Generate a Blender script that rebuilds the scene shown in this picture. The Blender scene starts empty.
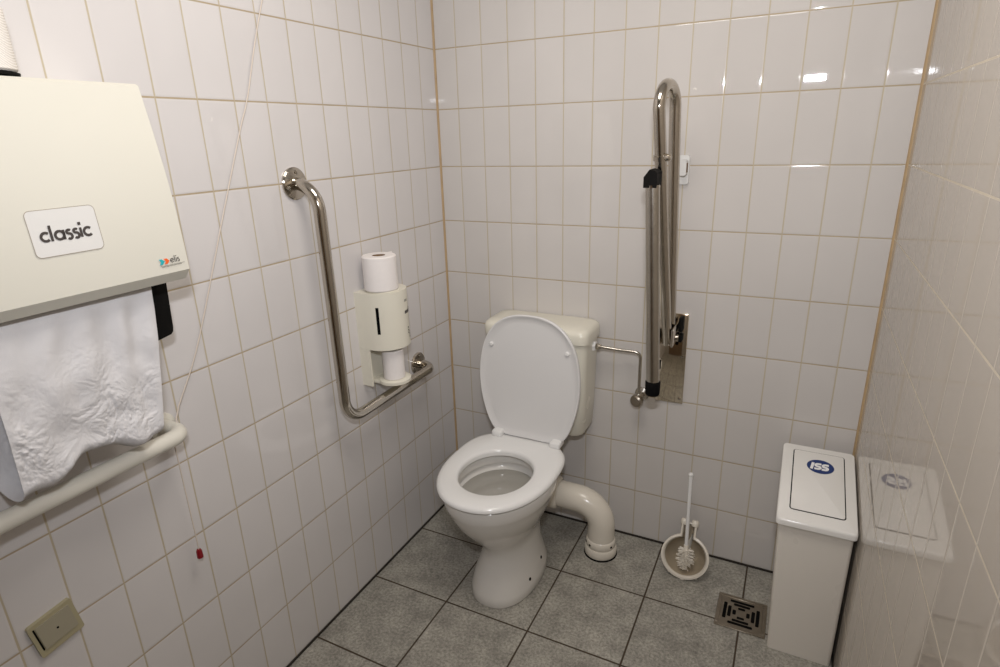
import bpy, bmesh, math, random
from math import sin, cos, pi, radians
from mathutils import Vector, Matrix, noise

random.seed(7)
S = bpy.context.scene
COL = S.collection

# ------------------------------------------------------------------ room data
W = 1.475          # room width (x), left wall x=0, right wall x=W
D = 2.35           # room depth, far wall y=0, near wall y=-D
H = 2.45
TZ = 0.2044        # first horizontal wall joint

# ------------------------------------------------------------------ materials
def new_mat(name):
    m = bpy.data.materials.new(name); m.use_nodes = True
    nt = m.node_tree; nt.nodes.clear()
    out = nt.nodes.new('ShaderNodeOutputMaterial')
    b = nt.nodes.new('ShaderNodeBsdfPrincipled')
    nt.links.new(b.outputs[0], out.inputs[0])
    return m, nt, b

def mth(nt, op, a, b=None, c=None):
    n = nt.nodes.new('ShaderNodeMath'); n.operation = op
    for i, v in enumerate((a, b, c)):
        if v is None: continue
        if isinstance(v, (int, float)): n.inputs[i].default_value = v
        else: nt.links.new(v, n.inputs[i])
    return n.outputs[0]

def mrange(nt, v, a, b, c, d, smooth=False):
    n = nt.nodes.new('ShaderNodeMapRange')
    if smooth: n.interpolation_type = 'SMOOTHSTEP'
    nt.links.new(v, n.inputs[0])
    for i, k in enumerate((a, b, c, d)): n.inputs[i + 1].default_value = k
    return n.outputs[0]

def mixc(nt, f, a, b, mode='MIX'):
    n = nt.nodes.new('ShaderNodeMix'); n.data_type = 'RGBA'; n.blend_type = mode
    if isinstance(f, (int, float)): n.inputs[0].default_value = f
    else: nt.links.new(f, n.inputs[0])
    for i, v in ((6, a), (7, b)):
        if isinstance(v, tuple): n.inputs[i].default_value = (*v[:3], 1)
        else: nt.links.new(v, n.inputs[i])
    return n.outputs[2]

def objco(nt):
    return nt.nodes.new('ShaderNodeTexCoord').outputs['Object']

def noise_tex(nt, co, scale, detail=3, rough=.5):
    n = nt.nodes.new('ShaderNodeTexNoise')
    n.inputs['Scale'].default_value = scale; n.inputs['Detail'].default_value = detail
    n.inputs['Roughness'].default_value = rough
    nt.links.new(co, n.inputs['Vector'])
    return n.outputs[0]

def plain(name, col, rough=.4, metal=0., var=.04, nscale=30., coat=0., bump=0., bscale=200., sss=0., spec=.5):
    m, nt, b = new_mat(name)
    co = objco(nt)
    n = noise_tex(nt, co, nscale)
    dark = tuple(c * (1 - var) for c in col); lite = tuple(min(1, c * (1 + var)) for c in col)
    nt.links.new(mixc(nt, n, dark, lite), b.inputs['Base Color'])
    b.inputs['Metallic'].default_value = metal
    b.inputs['Specular IOR Level'].default_value = spec
    nt.links.new(mrange(nt, n, .3, .7, rough * .9, rough * 1.1), b.inputs['Roughness'])
    if coat:
        b.inputs['Coat Weight'].default_value = coat; b.inputs['Coat Roughness'].default_value = .05
    if bump:
        bn = nt.nodes.new('ShaderNodeBump'); bn.inputs['Strength'].default_value = bump
        bn.inputs['Distance'].default_value = .001
        nt.links.new(noise_tex(nt, co, bscale, 4), bn.inputs['Height'])
        nt.links.new(bn.outputs[0], b.inputs['Normal'])
    if sss:
        b.inputs['Subsurface Weight'].default_value = sss
        b.inputs['Subsurface Radius'].default_value = (.01, .008, .006)
    return m

def tile_mat(name, ax_u, ax_v, su, sv, ou, ov, tile, grout, gw, rough, var, speckle=0., bevel=.004,
             wav=.0, groutr=.8, vgrout=None, bumps=.4):
    m, nt, b = new_mat(name)
    co = objco(nt)
    sp = nt.nodes.new('ShaderNodeSeparateXYZ'); nt.links.new(co, sp.inputs[0])
    U = mth(nt, 'DIVIDE', mth(nt, 'SUBTRACT', sp.outputs[ax_u], ou), su)
    V = mth(nt, 'DIVIDE', mth(nt, 'SUBTRACT', sp.outputs[ax_v], ov), sv)
    def edge(X, s):
        f = mth(nt, 'FRACT', X)
        return mth(nt, 'MULTIPLY', mth(nt, 'MINIMUM', f, mth(nt, 'SUBTRACT', 1., f)), s)
    # joints are hand-laid: a slight waver
    nz = noise_tex(nt, co, 9., 2)
    wv = mth(nt, 'MULTIPLY', mth(nt, 'SUBTRACT', nz, .5), .0012)
    du = mth(nt, 'ADD', edge(U, su), wv); dv = mth(nt, 'ADD', edge(V, sv), wv)
    d = mth(nt, 'MINIMUM', du, dv)
    g = mrange(nt, d, gw * .45, gw * .75, 1., 0., True)
    # per tile tone
    cx = nt.nodes.new('ShaderNodeCombineXYZ')
    nt.links.new(mth(nt, 'FLOOR', U), cx.inputs[0]); nt.links.new(mth(nt, 'FLOOR', V), cx.inputs[1])
    wn = nt.nodes.new('ShaderNodeTexWhiteNoise'); wn.noise_dimensions = '3D'
    nt.links.new(cx.outputs[0], wn.inputs['Vector'])
    lo = tuple(c * (1 - var) for c in tile); hi = tuple(min(1, c * (1 + var)) for c in tile)
    tc = mixc(nt, wn.outputs['Value'], lo, hi)
    if speckle:
        n1 = noise_tex(nt, co, 110., 4, .75)
        n2 = noise_tex(nt, co, 14., 4, .6)
        s1 = mrange(nt, n1, .3, .7, 1 - speckle, 1 + speckle)
        s2 = mrange(nt, n2, .3, .7, 1 - speckle * .5, 1 + speckle * .5)
        tc = mixc(nt, 1., tc, mth(nt, 'MULTIPLY', s1, s2), 'MULTIPLY')
    else:
        n2 = noise_tex(nt, co, 2.2, 3, .6)
        tc = mixc(nt, 1., tc, mrange(nt, n2, .3, .7, .965, 1.03), 'MULTIPLY')
    gn = noise_tex(nt, co, 22., 4, .7)
    gc = mixc(nt, gn, tuple(c * .78 for c in grout), tuple(min(1, c * 1.2) for c in grout))
    if vgrout is not None:      # the vertical joints are paler than the horizontal ones
        isv = mth(nt, 'LESS_THAN', du, dv)
        gc = mixc(nt, isv, gc, vgrout)
    nt.links.new(mixc(nt, g, tc, gc), b.inputs['Base Color'])
    nt.links.new(mrange(nt, g, 0, 1, rough, groutr), b.inputs['Roughness'])
    h = mrange(nt, d, gw * .3, gw * .5 + bevel, 0., 1., True)
    bn = nt.nodes.new('ShaderNodeBump'); bn.inputs['Strength'].default_value = bumps
    bn.inputs['Distance'].default_value = .0012
    if wav:
        h = mth(nt, 'ADD', h, mth(nt, 'MULTIPLY', noise_tex(nt, co, 13., 1), wav))
    if speckle:
        h = mth(nt, 'ADD', h, mth(nt, 'MULTIPLY', noise_tex(nt, co, 300., 2), .25))
    nt.links.new(h, bn.inputs['Height']); nt.links.new(bn.outputs[0], b.inputs['Normal'])
    return m

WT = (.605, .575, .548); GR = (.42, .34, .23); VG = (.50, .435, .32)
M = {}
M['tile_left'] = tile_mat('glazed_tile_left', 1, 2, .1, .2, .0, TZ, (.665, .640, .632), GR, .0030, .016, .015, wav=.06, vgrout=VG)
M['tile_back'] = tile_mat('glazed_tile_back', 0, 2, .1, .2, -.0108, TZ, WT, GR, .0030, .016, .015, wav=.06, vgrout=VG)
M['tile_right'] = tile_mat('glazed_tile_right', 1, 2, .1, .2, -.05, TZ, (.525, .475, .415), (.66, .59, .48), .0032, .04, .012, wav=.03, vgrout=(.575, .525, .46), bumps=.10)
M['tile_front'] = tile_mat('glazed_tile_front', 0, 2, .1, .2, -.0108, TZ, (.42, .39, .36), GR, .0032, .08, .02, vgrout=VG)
M['floor'] = tile_mat('grey_floor_tile', 0, 1, .3032, .3032, -.002, -.0019, (.315, .300, .262), (.06, .042, .027), .0048, .42, .05,
                      speckle=.5, bevel=.002, groutr=.9)
M['ceiling'] = plain('ceiling_paint', (.55, .53, .50), .8, bump=.1)
M['joint'] = plain('dark_floor_joint', (.022, .017, .012), .8, var=.2)
M['corner'] = plain('stained_corner_grout', (.44, .31, .17), .6, var=.25, nscale=18.)
M['unseen_door'] = plain('brown_door_paint', (.16, .105, .06), .5, var=.15)
M['chrome'] = plain('polished_steel', (.54, .50, .44), .10, 1., .03)
M['steel'] = plain('brushed_steel', (.50, .47, .42), .22, 1., .05)
M['mirror'] = plain('polished_plate', (.70, .63, .52), .055, 1., .02)
M['drain'] = plain('dull_steel', (.33, .29, .235), .36, 1., .12, 60.)
M['black'] = plain('black_plastic', (.006, .0055, .005), .7, var=.1, spec=.1)
M['void'] = plain('dark_void', (.004, .004, .004), .9, spec=.05)
M['cream'] = plain('cream_plastic', (.675, .655, .575), .38, var=.012, nscale=6.)
M['cream_tp'] = plain('ivory_plastic', (.76, .73, .625), .38, var=.015, nscale=6.)
M['cistern'] = plain('ivory_cistern', (.74, .71, .61), .25, var=.015, nscale=6.)
M['ceramic'] = plain('white_ceramic', (.74, .715, .67), .12, var=.012, nscale=5., coat=.4)
M['seat'] = plain('white_seat_plastic', (.79, .785, .77), .16, var=.01, nscale=5.)
M['lid'] = plain('white_lid_plastic', (.72, .71, .70), .24, var=.01, nscale=5.)
M['pipe'] = plain('cream_pipe', (.74, .69, .60), .22, var=.02, nscale=10.)
M['white_rail'] = plain('off_white_rail', (.72, .695, .615), .32, var=.03, nscale=10.)
M['label'] = plain('label_white', (.71, .70, .675), .4, var=.01)
M['ink'] = plain('grey_ink', (.055, .045, .040), .6)
M['line'] = plain('label_outline', (.33, .28, .22), .6)
M['teal'] = plain('teal_ink', (.02, .42, .46), .5)
M['orange'] = plain('orange_ink', (.85, .13, .02), .5)
M['red'] = plain('red_plastic', (.22, .004, .010), .35)
M['cord'] = plain('white_cord', (.68, .60, .52), .7, var=.06, nscale=200.)
M['plate'] = plain('olive_plate', (.40, .36, .23), .35, var=.03)
M['plate2'] = plain('greyish_plate', (.36, .33, .245), .4, var=.03)
M['paper'] = plain('tissue_paper', (.84, .80, .78), .9, var=.03, nscale=80., bump=.3, bscale=350.)
M['core'] = plain('cardboard_core', (.22, .14, .08), .9)
M['cloth'] = plain('cotton_cloth', (.685, .675, .685), .9, var=.03, nscale=40., bump=.35, bscale=700.)
M['bin'] = plain('white_bin_plastic', (.78, .735, .665), .28, var=.012, nscale=5.)
M['binlid'] = plain('white_bin_lid', (.80, .785, .75), .16, var=.01, nscale=5.)
M['blue'] = plain('blue_ink', (.008, .032, .15), .4)
M['wht'] = plain('white_ink', (.85, .85, .85), .5)
M['brush'] = plain('ivory_bristles', (.80, .75, .66), .6, var=.1, nscale=60.)
M['holder'] = plain('ivory_brush_holder', (.76, .71, .62), .3, var=.02, nscale=10.)
M['bowl_shade'] = plain('shaded_ivory', (.44, .37, .27), .45, var=.15, nscale=30.)  # holder ivory darkened, shade of the bowl put into the colour
M['water'] = plain('water', (.36, .345, .31), .03, var=.01, spec=.6)
M['rubber'] = plain('dark_rubber', (.005, .0045, .0045), .85, spec=.08)

# embossed paper roll
def ribbed():
    m, nt, b = new_mat('ribbed_paper')
    co = objco(nt)
    w = nt.nodes.new('ShaderNodeTexWave'); w.wave_type = 'BANDS'; w.bands_direction = 'DIAGONAL'
    w.inputs['Scale'].default_value = 160.
    nt.links.new(co, w.inputs['Vector'])
    b.inputs['Roughness'].default_value = .85
    nt.links.new(mixc(nt, w.outputs[1], (.70, .66, .61), (.82, .79, .75)), b.inputs['Base Color'])
    bn = nt.nodes.new('ShaderNodeBump'); bn.inputs['Strength'].default_value = .5; bn.inputs['Distance'].default_value = .001
    nt.links.new(w.outputs[1], bn.inputs['Height']); nt.links.new(bn.outputs[0], b.inputs['Normal'])
    return m
M['ribbed'] = ribbed()

# ------------------------------------------------------------------ objects
def link(name, bm, mat, parent=None, smooth=True, angle=40):
    me = bpy.data.meshes.new(name)
    bmesh.ops.recalc_face_normals(bm, faces=bm.faces)
    bm.to_mesh(me); bm.free()
    me.materials.append(M[mat])
    if smooth:
        me.polygons.foreach_set('use_smooth', [True] * len(me.polygons))
        me.set_sharp_from_angle(angle=radians(angle))
    o = bpy.data.objects.new(name, me); COL.objects.link(o)
    if parent is not None:
        o.parent = parent
        o.matrix_parent_inverse = parent.matrix_basis.inverted()
    return o

def tag(o, label, cat, group=None):
    o['label'] = label; o['category'] = cat
    if group: o['group'] = group
    return o

def thing(name, label, cat, loc, group=None):
    o = bpy.data.objects.new(name, None); COL.objects.link(o)
    o.location = loc; o.empty_display_size = .05
    return tag(o, label, cat, group)

def struct(name, bm, mat, parent=None, smooth=False):
    o = link(name, bm, mat, parent, smooth)
    if parent is None: o['kind'] = 'structure'
    return o

# ------------------------------------------------------------------ mesh helpers
def NB(): return bmesh.new()

def merge(bm, tmp):
    me = bpy.data.meshes.new('tmp'); tmp.to_mesh(me); tmp.free()
    bm.from_mesh(me); bpy.data.meshes.remove(me)

def box(bm, lo, hi, bev=0., seg=2, taper=None):
    t = bmesh.new()
    bmesh.ops.create_cube(t, size=1.)
    for v in t.verts:
        c = [lo[i] + (v.co[i] + .5) * (hi[i] - lo[i]) for i in range(3)]
        if taper and v.co.z < 0:
            mx, my = (lo[0] + hi[0]) / 2, (lo[1] + hi[1]) / 2
            c[0] = mx + (c[0] - mx) * taper[0]; c[1] = my + (c[1] - my) * taper[1]
        v.co = c
    if bev: bmesh.ops.bevel(t, geom=list(t.edges), offset=bev, segments=seg, profile=.5, affect='EDGES')
    merge(bm, t)

def prism(bm, poly, axis, a, b, bev=0., seg=2):
    """poly: 2D points in the two other axes (cyclic order), extruded from a to b along axis"""
    t = bmesh.new()
    def P(p, s):
        return {0: (s, p[0], p[1]), 1: (p[0], s, p[1]), 2: (p[0], p[1], s)}[axis]
    v0 = [t.verts.new(P(p, a)) for p in poly]; v1 = [t.verts.new(P(p, b)) for p in poly]
    n = len(poly)
    for i in range(n): t.faces.new((v0[i], v0[(i + 1) % n], v1[(i + 1) % n], v1[i]))
    t.faces.new(v0); t.faces.new(v1)
    if bev:
        es = [e for e in t.edges if len(e.link_faces) == 2 and e.calc_face_angle(0) > .6]
        bmesh.ops.bevel(t, geom=es, offset=bev, segments=seg, profile=.5, affect='EDGES')
    merge(bm, t)

def loft(bm, rings, cap0=True, cap1=True, closed=True):
    vs = [[bm.verts.new(p) for p in r] for r in rings]
    n = len(rings[0])
    for k in range(len(vs) - 1):
        for i in range(n if closed else n - 1):
            j = (i + 1) % n
            bm.faces.new((vs[k][i], vs[k][j], vs[k + 1][j], vs[k + 1][i]))
    if cap0: bm.faces.new(vs[0])
    if cap1: bm.faces.new(vs[-1])
    return vs

def fillet(pts, rad, seg=10):
    """polyline with rounded corners"""
    pts = [Vector(p) for p in pts]
    out = [pts[0]]
    for i in range(1, len(pts) - 1):
        a, b, c = pts[i - 1], pts[i], pts[i + 1]
        r = rad[i - 1] if isinstance(rad, (list, tuple)) else rad
        u = (a - b).normalized(); v = (c - b).normalized()
        ang = u.angle(v); d = r / math.tan(ang / 2)
        bis = (u + v).normalized(); cen = b + bis * (r / sin(ang / 2))
        p0 = b + u * d; p1 = b + v * d
        e0 = p0 - cen; e1 = p1 - cen; th = e0.angle(e1)
        for k in range(seg + 1):
            f = k / seg
            out.append(cen + (e0 * sin((1 - f) * th) + e1 * sin(f * th)) / sin(th))
    out.append(pts[-1])
    return out

def tube(bm, path, r, n=20, cap=True):
    path = [Vector(p) for p in path]
    rs = r if isinstance(r, (list, tuple)) else [r] * len(path)
    T = []
    for i in range(len(path)):
        a = path[max(i - 1, 0)]; b = path[min(i + 1, len(path) - 1)]
        T.append((b - a).normalized())
    up = Vector((0, 0, 1)) if abs(T[0].z) < .9 else Vector((1, 0, 0))
    nrm = (up - T[0] * up.dot(T[0])).normalized()
    rings = []
    for i, p in enumerate(path):
        if i:
            nrm = (nrm - T[i] * nrm.dot(T[i])).normalized()
        bi = T[i].cross(nrm)
        rings.append([p + (nrm * cos(2 * pi * k / n) + bi * sin(2 * pi * k / n)) * rs[i] for k in range(n)])
    loft(bm, rings, cap, cap)

def lathe(bm, prof, org, axis=(0, 0, 1), n=32, cap0=True, cap1=True):
    """prof: (radius, distance along axis)"""
    ax = Vector(axis).normalized(); org = Vector(org)
    u = ax.orthogonal().normalized(); v = ax.cross(u)
    rings = [[org + ax * h + (u * cos(2 * pi * k / n) + v * sin(2 * pi * k / n)) * max(r, 1e-5) for k in range(n)] for r, h in prof]
    loft(bm, rings, cap0, cap1)

def rrect(w, h, r, seg=6, cx=0, cy=0):
    out = []
    for sx, sy, a0 in ((1, 1, 0), (-1, 1, pi / 2), (-1, -1, pi), (1, -1, 3 * pi / 2)):
        for k in range(seg + 1):
            a = a0 + pi / 2 * k / seg
            out.append((cx + sx * (w / 2 - r) + r * cos(a), cy + sy * (h / 2 - r) + r * sin(a)))
    return out

def flat(bm, poly, f):
    bm.faces.new([bm.verts.new(f(*p)) for p in poly])

def ribbon(bm, pts, w, f, closed=False):
    pts = [Vector((p[0], p[1])) for p in pts]; n = len(pts)
    L, R = [], []
    for i in range(n):
        if closed: a, b = pts[(i - 1) % n], pts[(i + 1) % n]
        else: a, b = pts[max(i - 1, 0)], pts[min(i + 1, n - 1)]
        t = (b - a).normalized(); m = Vector((-t.y, t.x))
        k = 1.
        if 0 < i < n - 1 or closed:
            s1 = (pts[i] - pts[(i - 1) % n]).normalized()
            c = abs(s1.dot(t)); k = min(1 / max(c, .3), 2.)
        L.append(pts[i] + m * w / 2 * k); R.append(pts[i] - m * w / 2 * k)
    vl = [bm.verts.new(f(*p)) for p in L]; vr = [bm.verts.new(f(*p)) for p in R]
    for i in range(n if closed else n - 1):
        j = (i + 1) % n
        bm.faces.new((vl[i], vr[i], vr[j], vl[j]))

def arc(cx, cy, rx, ry, a0, a1, n=18):
    return [(cx + rx * cos(radians(a0 + (a1 - a0) * k / n)), cy + ry * sin(radians(a0 + (a1 - a0) * k / n))) for k in range(n + 1)]

# glyphs on an x-height of 1, as strokes: advance, [polyline...]
def glyph(ch):
    if ch == 'c': return .92, [arc(.5, .5, .42, .42, 45, 315)]
    if ch == 'l': return .42, [[(.14, .0), (.14, 1.6)]]
    if ch == 'a': return 1.10, [arc(.5, .5, .42, .42, 0, 360), [(.92, .0), (.92, 1.0)]]
    if ch == 's': return .70, [arc(.34, .73, .22, .19, 40, 270, 12)[:-1] + arc(.34, .27, .24, .27, 90, -140, 14)]
    if ch == 'i': return .36, [[(.14, 0), (.14, 1.0)], [(-.01, 1.42), (.29, 1.42)]]
    if ch == 'e': return 1.1, [[(.08, .5), (.90, .56)] , arc(.5, .5, .42, .46, 8, 320)]
    if ch == 'I': return .50, [[(.2, 0), (.2, 1.4)]]
    if ch == 'S': return 1.0, [[(.86, 1.22), (.45, 1.22)] + arc(.40, .96, .26, .26, 90, 270, 10) + arc(.55, .44, .28, .26, 90, -90, 10) + [(.08, .18)]]
    if ch == 'r': return .5, [[(.14, 0), (.14, 1.0)], arc(.42, .6, .28, .36, 170, 60, 8)]
    return .5, []

def write(bm, txt, h, w, f, slant=0.):
    """h = x-height in metres, w = stroke in metres; f(a, b) -> point"""
    x = 0
    for ch in txt:
        adv, st = glyph(ch)
        for s in st:
            sw = w * (1.15 if len(s) == 2 and ch == 'i' and s[0][1] > 1.2 else 1)
            ribbon(bm, [((x + p[0] + slant * p[1]) * h, p[1] * h) for p in s], sw, f)
        x += adv
    return x * h

# ================================================================== THE ROOM
bm = NB(); box(bm, (-.1, -D - .1, -.1), (W + .1, .1, 0)); struct('floor', bm, 'floor')
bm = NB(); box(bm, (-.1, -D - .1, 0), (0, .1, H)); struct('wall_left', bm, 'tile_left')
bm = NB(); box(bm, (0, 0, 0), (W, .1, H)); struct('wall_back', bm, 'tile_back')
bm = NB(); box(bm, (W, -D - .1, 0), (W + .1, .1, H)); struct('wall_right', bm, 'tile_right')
bm = NB(); box(bm, (0, -D - .1, 0), (W, -D, H)); struct('wall_front', bm, 'tile_front')
bm = NB(); box(bm, (-.1, -D - .1, H), (W + .1, .1, H + .1)); struct('ceiling', bm, 'ceiling')
bm = NB(); box(bm, (.30, -D, 0), (1.20, -D + .035, 2.05), .004); struct('unseen_door_1', bm, 'unseen_door')  # unseen door, added as something dark for the steel to reflect
bm = NB(); box(bm, (0, -D + .05, 0), (.005, 0, .006)); struct('baseboard_left', bm, 'joint')
bm = NB(); box(bm, (0, -.005, 0), (W, 0, .006)); struct('baseboard_back', bm, 'joint')
bm = NB(); box(bm, (W - .005, -D + .05, 0), (W, 0, .006)); struct('baseboard_right', bm, 'joint')
def quarter(cx, sx):
    r = .006
    return [(cx, 0)] + [(cx + sx * r * cos(a), -r * sin(a)) for a in [pi / 2 * k / 5 for k in range(6)]]
bm = NB(); prism(bm, quarter(0, 1), 2, .004, H); struct('trim_1', bm, 'corner', smooth=True)
bm = NB(); prism(bm, quarter(W, -1), 2, .004, H); struct('trim_2', bm, 'corner', smooth=True)

# ================================================================== TOWEL DISPENSER
PROF = [(0, 1.275), (.183, 1.266), (.200, 1.2855), (.1985, 1.33), (.194, 1.40), (.186, 1.465), (.175, 1.53), (.160, 1.6085), (.153, 1.613), (0, 1.619)]
FRONT = [(z, x) for x, z in PROF[2:8]]
def front_x(z):
    for (z0, x0), (z1, x1) in zip(FRONT, FRONT[1:]):
        if z <= z1: return x0 + (x1 - x0) * (z - z0) / (z1 - z0)
    return FRONT[-1][1]
TY0, TY1 = -1.645, -1.240
t = thing('towel_dispenser', 'large cream roller towel dispenser on the left wall reading classic', 'dispenser', (0, (TY0 + TY1) / 2, 1.27))
bm = NB(); prism(bm, PROF, 1, TY0, TY1, .004, 2); link('housing', bm, 'cream', t, angle=30)
def on_front(off):
    return lambda a, b: (front_x(b) + off, a, b)
# raised label
LBW, LBH = .101, .070; LBC = (-1.4335, 1.386)
bm = NB()
rr = rrect(LBW, LBH, .008, 5, *LBC)
grid = [on_front(.0012)(*p) for p in rr]; base = [on_front(-.001)(*p) for p in rr]
vb = [bm.verts.new(p) for p in base]; vt = [bm.verts.new(p) for p in grid]
for i in range(len(rr)): j = (i + 1) % len(rr); bm.faces.new((vb[i], vb[j], vt[j], vt[i]))
bm.faces.new(vt)
lp = link('label_panel', bm, 'label', t, smooth=False); lp['label'] = 'white label panel reading classic'
bm = NB(); ribbon(bm, rrect(LBW + .0006, LBH + .0006, .008, 5, *LBC), .0009, on_front(.0014), closed=True)
link('outline', bm, 'line', lp, smooth=False)
bm = NB(); f0 = on_front(.0017)
write(bm, 'classic', .0150, .0040, lambda a, b: f0(LBC[0] - .0385 + a, LBC[1] - .0125 + b)); link('lettering', bm, 'ink', lp, smooth=False)
# small company mark, bottom right
ox, oz = -1.297, 1.3035
bm = NB()
def chev(x): return [(x, 0), (x + .006, 0), (x + .0105, .005), (x + .006, .010), (x, .010), (x + .0035, .005)]
f1 = lambda a, b: f0(ox + a, oz + b)
flat(bm, chev(0), f1); lg = link('logo_mark', bm, 'teal', t, smooth=False); lg['label'] = 'teal arrow of the small mark'
bm = NB(); flat(bm, chev(.0095), f1); lg = link('logo_mark', bm, 'orange', t, smooth=False); lg['label'] = 'orange arrow of the small mark'
bm = NB(); write(bm, 'elis', .0074, .0014, lambda a, b: f1(.0215 + a, .001 + b))
ribbon(bm, [(.001, -.0028), (.049, -.0028)], .0005, f1)
for k in range(14): ribbon(bm, [(.004 + k * .0028, -.0045), (.0058 + k * .0028, -.0045)], .0011, f1)
link('lettering', bm, 'ink', t, smooth=False)
# black side plate sticking out below
bm = NB()
pp = [(-1.33, 1.30), (-1.2230, 1.30), (-1.2310, 1.155), (-1.2330, 1.146), (-1.238, 1.1410), (-1.33, 1.127)]
prism(bm, pp, 0, .082, .100, .003, 2)
bp = link('side_plate', bm, 'black', t); bp['label'] = 'black plastic plate showing below the housing'
bm = NB(); box(bm, (.02, TY0 + .03, 1.2645), (.17, TY1 - .06, 1.285)); link('roller_slot', bm, 'void', t, smooth=False)

# ------------------------------------------------------------------ the cloth loop
def cloth():
    bm = NB()
    nu, nv = 190, 330
    rows = []
    for i in range(nv + 1):
        s = i / nv
        row = []
        for j in range(nu + 1):
            q = j / nu                       # 0 = near end (left), 1 = far end (right)
            y = -1.575 + .283 * q
            zb = .957 + .034 * math.exp(-((q - .50) / .20) ** 2) + .004 * sin(q * 21)
            top = 1.2625
            # the loop: front sheet down, rounded bottom, back sheet up
            xf, xb = .158 - .004 * q, .060
            rb = (xf - xb) / 2
            if s < .55:
                k = s / .55; z = top + (zb + .030 - top) * k; x = xf + .006 * sin(k * pi)
            elif s < .70:
                k = (s - .55) / .15; a = pi * k
                x = (xf + xb) / 2 + rb * cos(a); z = zb + .030 * (1 - sin(a))
            else:
                k = (s - .70) / .30; z = zb + .030 + (top - zb - .030) * k; x = xb
            # right edge pulls in at the very top, flares below
            y -= .040 * q * min(1, max(0, (top - z) / .31))
            low = min(1, max(0, (top - z - .05) / .16))
            amp = .35 + .65 * low
            p = Vector((y * 9, z * 9, s * 2))
            d = .013 * noise.noise(p) * amp + .007 * amp * noise.noise(Vector((y * 24 + z * 11, z * 17 - y * 8, 4.)))
            pm = max(0., min(1., .55 + 1.5 * noise.noise(Vector((y * 13 + 4, z * 13, 8.)))))
            low0 = low; low = low * (.25 + .75 * pm)
            w = Vector((y, z, 0)) + .02 * noise.noise_vector(Vector((y * 22, z * 22, 3.)))
            d += .0050 * low * (abs(noise.noise(Vector((w.x * 62, w.y * 50, 1.7)))) - .25)
            d += .0028 * low * (abs(noise.noise(Vector((w.x * 130, w.y * 115, 5.2)))) - .25)
            d += .0020 * low * (abs(noise.noise(Vector((w.x * 260, w.y * 230, 9.2)))) - .25)
            # soft vertical folds hanging from the slot, stronger on the right
            d += .0045 * (1 - .6 * low0) * (.3 + q) * sin(q * 26 + 3 * noise.noise(Vector((q * 3, z * 5, 0))))
            edge = min(1, q * 14 + .25, (1 - q) * 14 + .25)
            topf = min(1, (top - z) / .05)
            x += d * edge * topf * (1 if s < .62 else .5)
            row.append((x, y, z + .3 * d * low0))
        rows.append(row)
    loft(bm, rows, False, False, closed=False)
    return bm
o = link('cloth_towel', cloth(), 'cloth', None, angle=180)
tag(o, 'crumpled white cotton towel loop hanging out of the cream dispenser', 'towel')

# ------------------------------------------------------------------ ribbed paper roll on top of the dispenser
t = thing('paper_roll', 'ribbed white paper roll standing on top of the towel dispenser', 'paper roll', (.085, -1.446, 1.617))
bm = NB(); lathe(bm, [(.020, .0), (.052, .0), (.055, .003), (.055, .088), (.053, .091), (.020, .091), (.020, .0)], (.085, -1.446, 1.623), n=48, cap0=False, cap1=False)
link('paper', bm, 'ribbed', t)
bm = NB(); lathe(bm, [(.0195, 0), (.0195, .0900), (.0175, .0900), (.0175, 0), (.0195, 0)], (.085, -1.446, 1.623), n=32, cap0=False, cap1=False)
link('core', bm, 'core', t)
bm = NB(); lathe(bm, [(.0, 0), (.056, 0), (.0565, .004), (.05, .0052), (0, .0052)], (.085, -1.446, 1.6173), n=40); link('base_shadow', bm, 'black', t)  # thin black disc painting the shadow line under the roll

# ================================================================== WHITE GRAB RAIL
RX, RZ = .080, .912
t = thing('grab_rail', 'off-white straight grab rail on the left wall below the towel', 'grab rail', (0, -1.6, RZ))
bm = NB(); tube(bm, fillet([(.004, -1.243, RZ), (RX, -1.243, RZ), (RX, -1.98, RZ), (.004, -1.98, RZ)], .032, 10), .0175, 24); link('bar', bm, 'white_rail', t)
for y in (-1.243, -1.98):
    bm = NB(); lathe(bm, [(0, 0), (.031, 0), (.031, .006), (.028, .009), (.0178, .010), (0, .010)], (0, y, RZ), (1, 0, 0)); link('wall_flange', bm, 'white_rail', t)

# ================================================================== EMERGENCY CORD
t = thing('pull_cord', 'thin white emergency pull cord with small red toggle, hooked behind the rail', 'pull cord', (.01, -.66, H))
pts = [(.012, -.50, H - .005), (.012, -.782, 1.833), (.012, -.868, 1.618), (.012, -.907, 1.539), (.012, -1.000, 1.339), (.012, -1.123, 1.072), (.020, -1.205, .950)]
def smooth(pts, n=10):
    pts = [Vector(p) for p in pts]; out = []
    P = [pts[0] * 2 - pts[1]] + pts + [pts[-1] * 2 - pts[-2]]
    for i in range(1, len(P) - 2):
        for k in range(n):
            u = k / n
            out.append(.5 * ((2 * P[i]) + (P[i + 1] - P[i - 1]) * u + (2 * P[i - 1] - 5 * P[i] + 4 * P[i + 1] - P[i + 2]) * u * u + (3 * P[i] - P[i - 1] - 3 * P[i + 1] + P[i + 2]) * u ** 3))
    out.append(pts[-1]); return out
pts2 = smooth(pts) + [Vector((.026, -1.222, .925)), Vector((.030, -1.2235, .915)), Vector((.030, -1.2245, .90)), Vector((.030, -1.241, .87)), Vector((.030, -1.240, .588))]
bm = NB(); tube(bm, pts2, .0014, 8); link('cord', bm, 'cord', t)
bm = NB(); lathe(bm, [(0, 0), (.0052, 0), (.0072, .002), (.0066, .020), (.0042, .025), (0, .025)], (.030, -1.2405, .563), n=16); h = link('toggle', bm, 'red', t); h['label'] = 'small red toggle'
bm = NB(); lathe(bm, [(0, 0), (.022, 0), (.022, .02), (0, .02)], (.024, -.50, H), (0, 0, -1)); link('ceiling_rose', bm, 'label', t)

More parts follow.
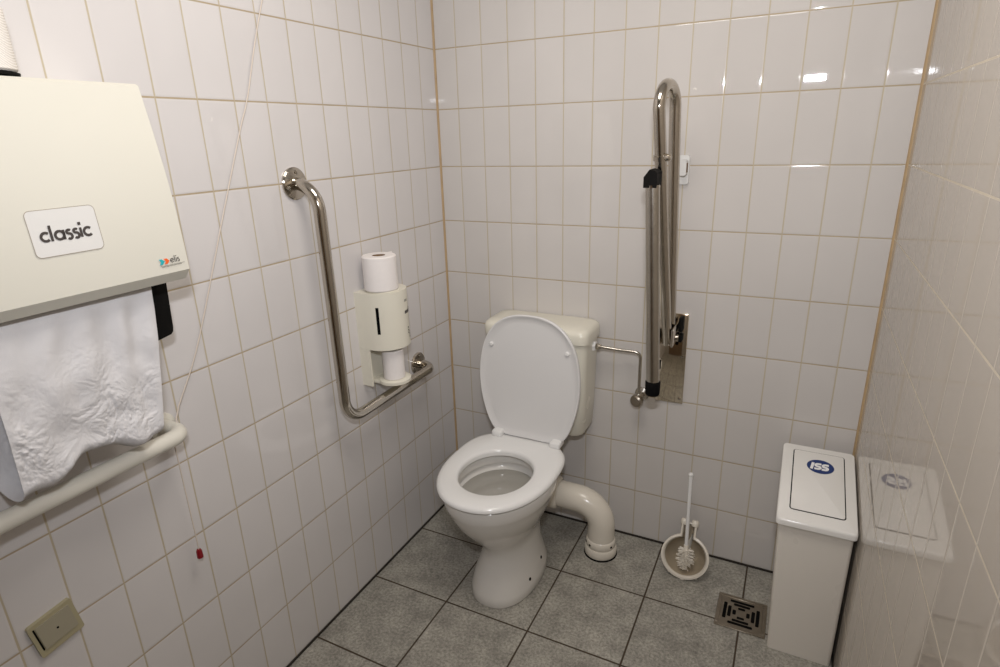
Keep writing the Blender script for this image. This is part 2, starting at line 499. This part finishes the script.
# ================================================================== BLANK WALL PLATE
t = thing('wall_plate', 'small olive-beige square blank plate low on the left wall', 'wall plate', (0, -1.54, .61))
c = (-1.539, .611); 
ca, sa = cos(radians(7.5)), sin(radians(7.5))
def prot(pts): return [(c[0] + (p[0] - c[0]) * ca - (p[1] - c[1]) * sa, c[1] + (p[0] - c[0]) * sa + (p[1] - c[1]) * ca) for p in pts]
bm = NB(); prism(bm, prot(rrect(.081, .079, .004, 4, *c)), 0, 0, .0085, .002, 2); link('frame', bm, 'plate', t)
bm = NB(); prism(bm, prot(rrect(.062, .056, .002, 3, c[0] + .001, c[1] + .003)), 0, .008, .0112, .001, 2); p = link('cover', bm, 'plate2', t); p['label'] = 'flat greyish cover'
bm = NB(); lathe(bm, [(0, 0), (.0022, 0), (.0022, .0006), (0, .0006)], (.0112, c[0] + .001, c[1] + .002), (1, 0, 0), 12); link('screw', bm, 'black', p)
bm = NB(); prism(bm, prot(rrect(.003, .056, .001, 2, c[0] - .0325, c[1] + .003)), 0, .0082, .0088); link('seam', bm, 'void', t, smooth=False)

# ================================================================== L-SHAPED GRAB BAR
t = thing('grab_bar', 'polished steel L-shaped grab bar on the left wall', 'grab bar', (0, -.75, 1.0))
GX = .075; GY = -.748; G0 = 1.402; GZ = .700; GE = -.246
bm = NB()
tube(bm, fillet([(.003, GY, G0), (GX, GY + .004, G0), (GX, GY + .012, GZ), (GX, GE, GZ), (.003, GE, GZ)], [.071, .072, .050], 14), .0168, 28)
link('bar', bm, 'chrome', t)
for y, z in ((GY, G0), (GE, GZ)):
    bm = NB(); lathe(bm, [(0, 0), (.043, 0), (.043, .005), (.040, .008), (.018, .009), (0, .009)], (0, y, z), (1, 0, 0), 40)
    fl = link('flange', bm, 'chrome', t)
    for a in (80, 200, 320):
        bm = NB(); lathe(bm, [(0, 0), (.0062, 0), (.0055, .003), (.002, .0042), (0, .0042)], (.0085, y + .030 * cos(radians(a)), z + .030 * sin(radians(a))), (1, 0, 0), 14)
        link('screw', bm, 'steel', fl)

# ================================================================== TOILET PAPER DISPENSER
PY0, PY1 = -.560, -.408; PB, PT = .738, 1.054
pc = (PY0 + PY1) / 2; ph = (PY1 - PY0) / 2
def dshape(x0, depth, inset=0., n=22):
    pts = [(x0, PY0 + inset)]
    for k in range(n + 1):
        a = -pi / 2 + pi * k / n
        pts.append((.040 + (depth - .040 - inset) * cos(a) ** .8 if cos(a) > 1e-6 else .040, pc + (ph - inset) * sin(a)))
    pts.append((x0, PY1 - inset)); return pts
t = thing('paper_dispenser', 'ivory toilet paper dispenser with a curved cover on the left wall', 'dispenser', (0, pc, PB))
bm = NB(); prism(bm, [(0, PY0), (.040, PY0), (.040, PY0 + .006), (.006, PY0 + .006), (.006, PY1 - .006), (.040, PY1 - .006), (.040, PY1), (0, PY1)], 2, PB, .866, .0015, 2)
link('back_shell', bm, 'cream_tp', t)
bm = NB(); prism(bm, dshape(.0, .132), 2, .8665, PT, .003, 2); cv = link('cover', bm, 'cream_tp', t, angle=35)
bm = NB(); lathe(bm, [(0, 0), (.050, 0), (.054, .003), (.054, .012), (.050, .015), (0, .015)], (.074, pc, PB - .002), n=40); link('tray', bm, 'cream_tp', t)
bm = NB(); box(bm, (.006, pc - .045, PB - .001), (.06, pc + .045, PB + .007), .001); link('tray_bracket', bm, 'cream_tp', t)
def on_d(depth, off):       # a = angle in degrees round the cover, b = height
    def f(a, b):
        r = radians(a)
        return (.040 + (depth - .040) * max(cos(r), 0) ** .8 + off * cos(r), pc + ph * sin(r) + off * sin(r), b)
    return f
fd = on_d(.132, .0006)
bm = NB(); flat(bm, [(-71, .922), (-64.5, .922), (-64.5, 1.010), (-71, 1.010)], fd)
sl = link('window_slot', bm, 'void', cv, smooth=False); sl['label'] = 'narrow dark window slot'
marks = [[(a, 1.014, 2, .008) for a in (6, 11, 16)], [(a, .975, w, .010) for a, w in ((4, 5), (10, 4), (15, 4), (20, 6), (27, 6))] + [(26, .985, 5, .008)],
         [(14, z, 5, .005) for z in (.905, .914, .923)], [(22, z, 4, .006) for z in (.889, .898, .907)]]
for line in marks:
    bm = NB()
    for a, z, w, h in line: flat(bm, [(a, z), (a + w, z), (a + w, z + h), (a, z + h)], fd)
    link('printed_line', bm, 'ink', cv, smooth=False)

def toilet_roll(label, x, y, z, r, h, flap=True):
    t = thing('toilet_roll', label, 'toilet roll', (x, y, z), 'toilet rolls at the paper dispenser')
    bm = NB(); lathe(bm, [(.021, 0), (r - .003, 0), (r, .003), (r, h - .003), (r - .003, h), (.021, h), (.021, 0)], (x, y, z), n=48, cap0=False, cap1=False)
    link('paper', bm, 'paper', t)
    bm = NB(); lathe(bm, [(.0208, .001), (.0208, h - .001), (.019, h - .001), (.019, .001), (.0208, .001)], (x, y, z), n=32, cap0=False, cap1=False)
    link('core', bm, 'core', t)
    if flap:
        bm = NB()
        rows = []
        for i in range(9):
            k = i / 8
            rows.append([(x - .010 + .004 * k, y + r * .95 + .03 * k + .004 * sin(k * 5), z + h * .985 - j / 6 * (h * .97) + .0 * k) for j in range(7)])
        loft(bm, rows, False, False, closed=False); link('loose_sheet', bm, 'paper', t, angle=180)
    return t
toilet_roll('full white toilet roll standing on top of the ivory dispenser', .068, -.503, PT + .0045, .0535, .108)
toilet_roll('partly used toilet roll on the open tray inside the ivory dispenser', .076, pc - .004, PB + .0135, .036, .100, False)
bm = NB(); lathe(bm, [(0, 0), (.052, 0), (.053, .002), (.05, .004), (0, .004)], (.072, -.500, PT), n=36)
link('top_ring', bm, 'cream_tp', t)

# ================================================================== CISTERN
CX = .4425
t = thing('cistern', 'ivory low-level plastic cistern on the back wall behind the toilet lid', 'cistern', (CX, 0, .485))
def rr_ring(w, d, r, z, y1, seg=6): return [(CX + a, y1 - d / 2 + b, z) for a, b in rrect(w, d, r, seg)]
bm = NB()
loft(bm, [rr_ring(.300, .110, .03, .463, -.006), rr_ring(.345, .140, .035, .467, -.004), rr_ring(.362, .150, .035, .482, -.003), rr_ring(.372, .155, .03, .60, -.003), rr_ring(.384, .160, .028, .822, -.003)])
link('tank', bm, 'cistern', t)
bm = NB()
loft(bm, [rr_ring(.386, .162, .028, .8235, -.002), rr_ring(.396, .170, .03, .826, -.001), rr_ring(.398, .172, .03, .856, -.001), rr_ring(.390, .166, .03, .869, -.002), rr_ring(.370, .150, .03, .876, -.006), rr_ring(.30, .10, .03, .879, -.02)])
link('tank_lid', bm, 'cistern', t)
bm = NB(); lathe(bm, [(0, 0), (.019, 0), (.019, .006), (.016, .010), (0, .010)], (CX + .190, -.070, .797), (1, 0, 0), 6); link('inlet_nut', bm, 'seat', t)

# ================================================================== TOILET
TX = .440
t = thing('toilet', 'white pedestal toilet with raised lid and open seat', 'toilet', (TX, -.42, 0))
def egg(a, yc, b, z, n=56, bf=None, p=2.0, tx=0.):
    """oval ring: half width a, centre yc, half length b to the back, bf to the front"""
    bf = bf or b; out = []
    for k in range(n):
        th = 2 * pi * k / n
        c, s = cos(th), sin(th)
        e = 2 / p
        out.append((TX + tx + a * math.copysign(abs(c) ** e, c), yc + (b if s > 0 else bf) * math.copysign(abs(s) ** e, s), z))
    return out
bm = NB()
rings = [egg(.112, -.385, .185, .0, p=2.3), egg(.116, -.385, .188, .006, p=2.3), egg(.113, -.385, .183, .035, p=2.3), egg(.104, -.380, .168, .075, p=2.2),
         egg(.0925, -.370, .150, .125), egg(.088, -.365, .150, .170), egg(.092, -.375, .158, .205), egg(.108, -.390, .180, .245), egg(.128, -.410, .205, .285, bf=.195),
         egg(.150, -.425, .220, .330, bf=.215), egg(.167, -.435, .230, .372, bf=.225), egg(.172, -.438, .232, .392, bf=.230), egg(.178, -.438, .234, .402, bf=.234), egg(.180, -.438, .235, .436, bf=.236), egg(.176, -.438, .231, .442, bf=.232),
         egg(.136, -.462, .158, .442, bf=.160), egg(.131, -.463, .152, .436, bf=.155), egg(.131, -.463, .151, .408, bf=.154), egg(.143, -.463, .163, .404, bf=.166), egg(.143, -.463, .163, .394, bf=.166), egg(.138, -.463, .158, .386, bf=.161),
         egg(.118, -.463, .136, .377, bf=.14), egg(.08, -.463, .09, .370, bf=.095)]
loft(bm, rings)
# the trap at the rear, turning to the right-hand outlet
tube(bm, fillet([(TX, -.30, .30), (TX - .03, -.150, .215), (TX + .048, -.144, .214)], .05, 8), [.075] * 1 + [.062] * 9 + [.042], 24)
link('pan', bm, 'ceramic', t, angle=60)
bm = NB(); loft(bm, [egg(.128, -.463, .147, .3835, bf=.150), egg(.05, -.463, .06, .3836)], True, True); link('water', bm, 'water', t)
# seat ring
def seat_ring(grow, z):
    return [(TX - .002 + (.190 - grow) * math.copysign(abs(cos(a)) ** (2 / (3.0 if sin(a) > 0 else 2.15)), cos(a)), -.425 + ((.212 if sin(a) > 0 else .264) - grow) * math.copysign(abs(sin(a)) ** (2 / (3.0 if sin(a) > 0 else 2.15)), sin(a)), z) for a in [2 * pi * k / 56 for k in range(56)]]
def hole_ring(grow, z):
    return egg(.1185 - grow, -.468, .131 - grow, z, bf=.139 - grow, p=2.05, tx=-.002)
bm = NB()
loft(bm, [hole_ring(.0, .449), seat_ring(.012, .449), seat_ring(.0, .455), seat_ring(.0, .463), seat_ring(.006, .469), seat_ring(.016, .472), hole_ring(-.010, .4715), hole_ring(-.002, .467), hole_ring(.0, .460), hole_ring(.0, .449)], False, False)
link('seat', bm, 'seat', t, angle=50)
# raised lid, leaning on the cistern
LO = Vector((TX + .010, -.222, .474)); tilt = radians(2.6)
def lidp(a, b, d):      # a across, b up the lid, d = thickness towards the room
    return LO + Vector((a, b * sin(tilt) - d * cos(tilt), b * cos(tilt) + d * sin(tilt)))
LP = [(0, 0), (.09, .0), (.128, .012), (.150, .040), (.168, .085), (.184, .150), (.190, .215), (.186, .280), (.171, .345), (.140, .400), (.095, .437), (.045, .453), (0, .456)]
LPS = [(p.x, p.y) for p in smooth([(a, b, 0) for a, b in LP], 5)]
LPS = LPS + [(-a, b) for a, b in LPS[-2:0:-1]]
def lid_ring(g, d):
    return [lidp(a * (1 - g / .19), .225 + (b - .225) * (1 - g / .225), d) for a, b in LPS]
bm = NB()
loft(bm, [lid_ring(.010, .0), lid_ring(.002, .004), lid_ring(.0, .010), lid_ring(.0, .018), lid_ring(.002, .0205), lid_ring(.006, .0205), lid_ring(.009, .017), lid_ring(.03, .016), lid_ring(.10, .0155)])
ld = link('lid', bm, 'lid', t, angle=50)
for a in (-.142, .142):
    bm = NB(); lathe(bm, [(0, 0), (.0085, 0), (.0085, .004), (.006, .0075), (0, .0085)], lidp(a, .338, .0155), lidp(0, 0, 1) - lidp(0, 0, 0), 16); link('buffer', bm, 'seat', ld)
for a in (-.104, .121):
    bm = NB(); box(bm, (TX + a - .020, -.266, .468), (TX + a + .020, -.214, .494), .008, 3); link('hinge', bm, 'seat', t)
for p, nv in (((.5433, -.3458, .0709), (.972, .087, .217)), ((.5437, -.4459, .0539), (.953, -.152, .261))):
    bm = NB(); lathe(bm, [(0, 0), (.0058, 0), (.0058, .0012), (0, .0014)], p, nv, 14); link('bolt_hole', bm, 'void', t)

# ================================================================== WASTE PIPE
PXX, PYY = .703, -.144
t = thing('waste_pipe', 'cream waste pipe elbowing from the toilet down into the floor', 'pipe', (PXX, PYY, 0))
bm = NB(); tube(bm, fillet([(TX + .056, PYY, .214), (PXX, PYY, .210), (PXX, PYY, .03)], .092, 18), .0500, 32); link('pipe', bm, 'pipe', t)
bm = NB(); lathe(bm, [(.0515, 0), (.060, .002), (.063, .010), (.063, .038), (.058, .046), (.0515, .050), (.0515, 0)], (TX + .049, PYY, .214), (1, 0, 0), 36, False, False); link('pan_collar', bm, 'pipe', t)
bm = NB(); lathe(bm, [(0, 0), (.058, 0), (.060, .004), (.060, .028), (.056, .034), (0, .034)], (PXX, PYY, .004), n=40); link('floor_socket', bm, 'pipe', t)
bm = NB(); lathe(bm, [(0, 0), (.053, 0), (.055, .003), (.055, .022), (.051, .030), (.046, .033), (0, .033)], (PXX, PYY, .039), n=40); cl = link('collar', bm, 'pipe', t)
for a in (-150, -120, -30):
    bm = NB(); lathe(bm, [(0, 0), (.0045, 0), (.0045, .0015), (0, .0015)], (PXX + .0545 * cos(radians(a)), PYY + .0545 * sin(radians(a)), .053), (cos(radians(a)), sin(radians(a)), .1), 10); link('lug_hole', bm, 'void', cl)
bm = NB(); lathe(bm, [(0, 0), (.062, 0), (.062, .004), (0, .004)], (PXX, PYY, .0), n=40); link('seal', bm, 'rubber', t)

# ================================================================== SUPPLY PIPE AND VALVE
t = thing('supply_pipe', 'thin chrome supply pipe bent from the cistern down to a wall valve', 'pipe', (.79, 0, .61))
bm = NB(); tube(bm, fillet([(CX + .196, -.070, .797), (.725, -.060, .790), (.797, -.055, .789), (.797, -.055, .635)], [.2, .022], 10), .0052, 16); link('pipe', bm, 'steel', t)
bm = NB(); lathe(bm, [(.006, 0), (.011, 0), (.012, .003), (.012, .012), (.009, .018), (.006, .019)], (CX + .2005, -.070, .797), (1, -.02, -.04), 6); link('nut', bm, 'steel', t, angle=20)
bm = NB()
lathe(bm, [(0, 0), (.026, 0), (.025, .004), (.012, .010), (.012, .040), (0, .040)], (.797, 0, .612), (0, -1, 0), 28)
lathe(bm, [(0, 0), (.0125, 0), (.0135, .004), (.0135, .030), (.009, .036), (0, .036)], (.797, -.055, .600), (0, 0, 1), 20)
v = link('valve_body', bm, 'steel', t)
bm = NB(); lathe(bm, [(0, 0), (.012, 0), (.021, .004), (.023, .010), (.0215, .022), (.016, .026), (0, .027)], (.797, -.052, .612), (-.25, -1, 0), 14); link('valve_knob', bm, 'drain', t, angle=25)

# ================================================================== FOLD-UP SUPPORT RAIL
t = thing('folding_rail', 'polished steel hinged support rail folded up against the back wall', 'support rail', (.89, 0, .9))
bm = NB(); box(bm, (.8445, -.008, .600), (.940, 0, .927), .002, 2); mp = link('mounting_plate', bm, 'mirror', t, angle=30)
for x, z in ((.928, .775), (.928, .618), (.855, .618)):
    bm = NB(); lathe(bm, [(0, 0), (.0055, 0), (.0045, .0022), (0, .003)], (x, -.0075, z), (0, -1, 0), 14); link('screw', bm, 'steel', mp)
RB = [Vector((.891, -.050, .868)), Vector((.880, -.150, 1.566))]      # rear tube foot, top
RF = [Vector((.890, -.100, .850)), Vector((.861, -.272, 1.566))]
def hair():
    up = (RB[1] - RB[0]).normalized()
    a, b = RB[1], RF[1]; cen = (a + b) / 2; e = (a - b) / 2
    u2 = (Vector((0, 0, 1)) - e.normalized() * e.normalized().z).normalized()
    pts = [RB[0] + (RB[1] - RB[0]) * k / 6 for k in range(6)]
    for k in range(19):
        th = pi * k / 18; pts.append(cen + e * cos(th) + u2 * e.length * sin(th))
    pts += [RF[1] + (RF[0] - RF[1]) * k / 6 for k in range(1, 7)]
    return pts
bm = NB(); tube(bm, hair(), .0165, 28); link('rail_tube', bm, 'chrome', t)
# hinge block and its black bushes
bm = NB()
box(bm, (.864, -.125, .845), (.871, -.006, .905), .003); box(bm, (.906, -.125, .845), (.913, -.006, .905), .003)
lathe(bm, [(0, 0), (.012, 0), (.012, .066), (0, .066)], (.856, -.070, .862), (1, 0, 0), 20)
link('hinge_bracket', bm, 'chrome', t)
bm = NB(); box(bm, (.8715, -.085, .870), (.884, -.010, .922), .004); box(bm, (.914, -.045, .875), (.928, -.008, .922), .003); box(bm, (.914, -.045, .838), (.928, -.008, .862), .003)
link('hinge_stop', bm, 'black', t)
# leg hanging from a black clip
LT = Vector((.862, -.305, 1.370)); LBo = Vector((.894, -.305, .790))
bm = NB(); tube(bm, [LT, LBo], .0195, 28); lg = link('support_leg', bm, 'steel', t)
bm = NB(); lathe(bm, [(0, 0), (.019, 0), (.021, .004), (.022, .02), (.0225, .042), (.0205, .045), (0, .045)], LBo + Vector((0, 0, -.036)), n=28); ft = link('rubber_foot', bm, 'rubber', lg); ft['label'] = 'black rubber foot'
bm = NB(); lathe(bm, [(.0170, 0), (.0205, 0), (.0205, .006), (.0170, .006)], LT + Vector((0, 0, -.006)), n=28); link('ferrule', bm, 'chrome', lg)
bm = NB()
prism(bm, [(.841, 1.364), (.876, 1.364), (.877, 1.380), (.877, 1.404), (.866, 1.410), (.856, 1.412), (.841, 1.392)], 1, -.325, -.262, .003, 2)
cp = link('leg_clip', bm, 'black', t); cp['label'] = 'black plastic clip holding the leg'
bm = NB()
fr = RF[0] + (RF[1] - RF[0]) * .815
lathe(bm, [(.0170, 0), (.0210, 0), (.0210, .012), (.0170, .012), (.0170, 0)], fr, RF[1] - RF[0], 28, False, False)
lathe(bm, [(0, 0), (.008, 0), (.010, .004), (.010, .016), (.006, .020), (0, .020)], fr + Vector((.012, -.008, .006)), (1, -.3, .0), 18)
link('leg_collar', bm, 'chrome', t)
# red-black retaining sliver on the lower plate
bm = NB(); box(bm, (.846, -.020, .715), (.854, -.008, .750), .002); link('catch', bm, 'black', t)

# white catch on the wall behind the rail
t = thing('wall_catch', 'small white plastic catch on the back wall behind the folded rail', 'wall catch', (.895, 0, 1.385))
bm = NB(); prism(bm, rrect(.034, .088, .008, 5, .890, 1.392), 1, -.012, 0, .003, 2); link('base', bm, 'label', t)
bm = NB(); prism(bm, rrect(.022, .046, .006, 5, .893, 1.400), 1, -.048, -.013, .004, 2); link('hook', bm, 'label', t)
bm = NB(); box(bm, (.9038, -.042, 1.386), (.9046, -.020, 1.414)); link('slot', bm, 'core', t, smooth=False)

# ================================================================== TOILET BRUSH AND HOLDER
BX = 1.005
HO = Vector((BX + .002, -.172, .006)); HU = Vector((.012, .42, .907)).normalized(); HN = Vector((0, -HU.z, HU.y)).normalized()
def hp(a, b, d): return HO + Vector((1, 0, 0)) * a + HU * b - HN * d     # d = depth behind the rim plane
def keyhole(g=0.):
    """rim outline: round bowl with a slot neck above"""
    pts = []; rw, rh = .079 - g, .075 - g; nw = .0235 - g * .7
    a0 = math.asin(min(.95, (nw / rw)))
    th0 = pi / 2 - a0
    n = 40
    for k in range(n + 1):
        th = (pi / 2 + a0) + (2 * pi - 2 * a0) * k / n
        pts.append((rw * cos(th), .077 + rh * sin(th)))
    top = .196 - g * .5
    y0 = pts[-1][1]
    for k in range(1, 7): pts.append((nw, y0 + (top - y0) * k / 6))
    for k in range(6): pts.append((-nw, top + (y0 - top) * k / 6))
    return pts
t = thing('brush_holder', 'ivory open-fronted toilet brush holder leaning on the back wall', 'brush holder', (BX, -.1, 0))
K = keyhole(); 
def khring(g, d, sc=1.):
    k2 = keyhole(g); return [hp(a, b, d) for a, b in k2]
bm = NB()
bot = [hp(a * .62, .077 + (b - .077) * (.62 if b < .147 else 1.0), .085 if b < .157 else .034) for a, b in keyhole(.006)]
bot_in = [hp(a * .58, .077 + (b - .077) * (.55 if b < .147 else 1.0), .078 if b < .157 else .028) for a, b in keyhole(.009)]
mid = [hp(a * .93, .077 + (b - .077) * (.93 if b < .147 else 1.0), .040 if b < .157 else .020) for a, b in keyhole(.001)]
mid_in = [hp(a * .90, .077 + (b - .077) * (.90 if b < .147 else 1.0), .038 if b < .157 else .018) for a, b in keyhole(.006)]
loft(bm, [bot, mid, khring(-.003, .008), khring(-.003, .0), khring(.004, -.002), khring(.009, .004), mid_in, bot_in], True, True)
link('shell', bm, 'holder', t, angle=60)
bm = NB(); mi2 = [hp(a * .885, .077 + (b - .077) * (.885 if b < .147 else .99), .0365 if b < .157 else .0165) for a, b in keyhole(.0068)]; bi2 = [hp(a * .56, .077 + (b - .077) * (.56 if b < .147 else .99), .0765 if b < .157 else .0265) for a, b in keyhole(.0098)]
loft(bm, [khring(.0098, .006), mi2, bi2], False, True); li = link('bowl_shade', bm, 'bowl_shade', t, angle=60); li['label'] = 'inside of the holder, shade painted into its colour'  # inner sheet in the darkened ivory, painting the shade inside the bowl
for a in (-.018, .018):
    bm = NB(); lathe(bm, [(0, 0), (.011, 0), (.013, .004), (.013, .016), (.010, .021), (0, .021)], hp(a, .186, .008), HU, 16); link('clip', bm, 'holder', t)
for a in (-.044, .003, .044):
    bm = NB(); box(bm, (BX + a - .007, -.174 + abs(a) * .5, 0), (BX + a + .007, -.156 + abs(a) * .5, .009), .003); link('foot', bm, 'holder', t)
t = thing('toilet_brush', 'white toilet brush standing in the ivory holder, handle up', 'brush', (BX, -.12, .05))
hb = hp(.002, .070, .012); ht = Vector((BX - .008, -.070, .366))
bm = NB(); tube(bm, [hb, hb + (ht - hb) * .5, ht], [.0066, .0062, .0072], 16); link('handle', bm, 'seat', t)
bm = NB(); bmesh.ops.create_uvsphere(bm, u_segments=18, v_segments=12, radius=.0088, matrix=Matrix.Translation(ht)); link('knob', bm, 'seat', t)
bm = NB()
dirv = (ht - hb).normalized(); u = dirv.orthogonal().normalized(); v2 = dirv.cross(u)
for k in range(260):
    a = random.uniform(0, 2 * pi); el = random.uniform(-.9, .55); h0 = random.uniform(-.030, .034)
    o0 = hb + dirv * h0; L = random.uniform(.030, .037) * (1 - .25 * abs(h0) / .034)
    tip = o0 + ((u * cos(a) + v2 * sin(a)) * cos(el) + dirv * sin(el) * .45) * L
    tube(bm, [o0, tip], [.0016, .0011], 4)
tube(bm, [hb - dirv * .040, hb + dirv * .05], .0085, 12)
link('bristles', bm, 'brush', t)

# ================================================================== FLOOR DRAIN
DX, DY = 1.212, -.2545; q = .0755
t = thing('floor_drain', 'square stainless floor drain with nested slots beside the bin', 'drain', (DX, DY, 0))
bm = NB()
for lo, hi in (((-q, -q), (q, -q + .012)), ((-q, q - .012), (q, q)), ((-q, -q + .012), (-q + .012, q - .012)), ((q - .012, -q + .012), (q, q - .012))):
    box(bm, (DX + lo[0], DY + lo[1], .0), (DX + hi[0], DY + hi[1], .0045), .0008, 1)
link('frame', bm, 'drain', t)
bm = NB(); box(bm, (DX - q + .012, DY - q + .012, .0003), (DX + q - .012, DY + q - .012, .0030), .0004, 1); gr = link('grate', bm, 'drain', t)
for r, hl in ((.050, .037), (.036, .025), (.021, .011)):
    for k in range(4):
        bm = NB(); pr = rrect(hl * 2, .0105, .003, 4)
        a = k * pi / 2
        pts = [(DX + p[0] * cos(a) - (p[1] - r) * sin(a), DY + p[0] * sin(a) + (p[1] - r) * cos(a), .0033) for p in pr]
        bm.faces.new([bm.verts.new(p) for p in pts]); link('slot', bm, 'void', gr, smooth=False)

# ================================================================== WASTE BIN
t = thing('waste_bin', 'tall narrow white swing-lid bin with ISS logo by the right wall', 'bin', (1.37, -.2, 0))
bm = NB()
B0 = rrect(.170, .318, .010, 4, 1.380, -.199); B1 = rrect(.188, .322, .010, 4, 1.3715, -.199)
def ztop(y): return .450 + (y + .37) * .20
loft(bm, [[(x, y, .001) for x, y in B0], [(x, y, ztop(y)) for x, y in B1]])
link('body', bm, 'bin', t)
LYF, LYB = -.374, -.035; LXL, LXR = 1.270, 1.4715
def zl(y): return .470 + (y + .385) * .20
def lidring(g, dz): return [(x, y, zl(y) + dz) for x, y in rrect(LXR - LXL - 2 * g, LYB - LYF - 2 * g, .012, 4, (LXL + LXR) / 2, (LYF + LYB) / 2)]
bm = NB()
loft(bm, [lidring(.004, -.022), lidring(.0, -.019), lidring(.0, -.006), lidring(.002, -.0015), lidring(.006, .0)]); lid = link('lid', bm, 'binlid', t)
FX0, FX1, FY0, FY1 = 1.304, 1.440, -.326, -.066
def on_lid(d): return lambda a, b: (a, b, zl(b) + d)
fr = rrect(FX1 - FX0, FY1 - FY0, .006, 4, (FX0 + FX1) / 2, (FY0 + FY1) / 2)
bm = NB(); ribbon(bm, rrect(FX1 - FX0 + .003, FY1 - FY0 + .003, .0075, 4, (FX0 + FX1) / 2, (FY0 + FY1) / 2), .003, on_lid(.0006), True); link('seam', bm, 'void', lid, smooth=False)
bm = NB()
fl_ = on_lid(.0); f3 = on_lid(.0022)
loft(bm, [[fl_(*p) for p in fr], [f3(*p) for p in fr], [on_lid(.003)(*p) for p in rrect(FX1 - FX0 - .004, FY1 - FY0 - .004, .005, 4, (FX0 + FX1) / 2, (FY0 + FY1) / 2)]])
fp = link('flap', bm, 'binlid', lid)
LC = (1.377, -.130)
bm = NB(); flat(bm, [(LC[0] + .037 * cos(a), LC[1] + .031 * sin(a)) for a in [2 * pi * k / 40 for k in range(40)]], on_lid(.0034)); lo_ = link('logo', bm, 'blue', t, smooth=False); lo_['label'] = 'blue oval logo reading ISS'
bm = NB(); f4 = on_lid(.0038); write(bm, 'ISS', .0215, .0085, lambda a, b: f4(LC[0] - .0285 + a * .92, LC[1] - .0155 + b), .18); link('lettering', bm, 'wht', lo_, smooth=False)

# ================================================================== LIGHT
def area(name, loc, rot, sx, sy, power, col, spread=180):
    L = bpy.data.lights.new(name, 'AREA'); L.shape = 'RECTANGLE'; L.size = sx; L.size_y = sy
    L.energy = power; L.color = col; L.spread = radians(spread)
    o = bpy.data.objects.new(name, L); o.location = loc; o.rotation_euler = rot; COL.objects.link(o); return o
area('camera_flash', (1.222, -1.965, 1.762), (radians(92), 0, radians(22)), .105, .026, 11.6, (.935, .95, 1), 155)
area('ceiling_lamp', (.86, -1.10, H - .03), (0, 0, 0), .6, .6, 11.8, (1, .93, .85))
w = bpy.data.worlds.new('world'); S.world = w; w.use_nodes = True
w.node_tree.nodes['Background'].inputs[0].default_value = (.5, .48, .46, 1); w.node_tree.nodes['Background'].inputs[1].default_value = .05

# ================================================================== CAMERA
R = Matrix(((0.896, -0.118, 0.429), (0.444, 0.297, -0.846), (-0.028, 0.948, 0.318)))
import_w = Vector((0.3245717551481677, 0.4602673926004528, 0.047363208847857365))
RW = Matrix.Rotation(import_w.length, 3, import_w.normalized()) @ Matrix(((1, 0, 0), (0, 0, -1), (0, 1, 0)))
RC = RW.transposed() @ Matrix.Diagonal(Vector((1, -1, -1)))
cd = bpy.data.cameras.new('camera'); cam = bpy.data.objects.new('camera', cd); COL.objects.link(cam)
cam.matrix_world = Matrix.Translation((1.2248188, -1.9634545, 1.5092986)) @ RC.to_4x4()
cd.sensor_width = 36; cd.lens = 589.7666 / 1000 * 36; cd.clip_start = .02
S.camera = cam
S.view_settings.view_transform = 'Standard'
S.view_settings.look = 'None'
S.view_settings.exposure = 0.
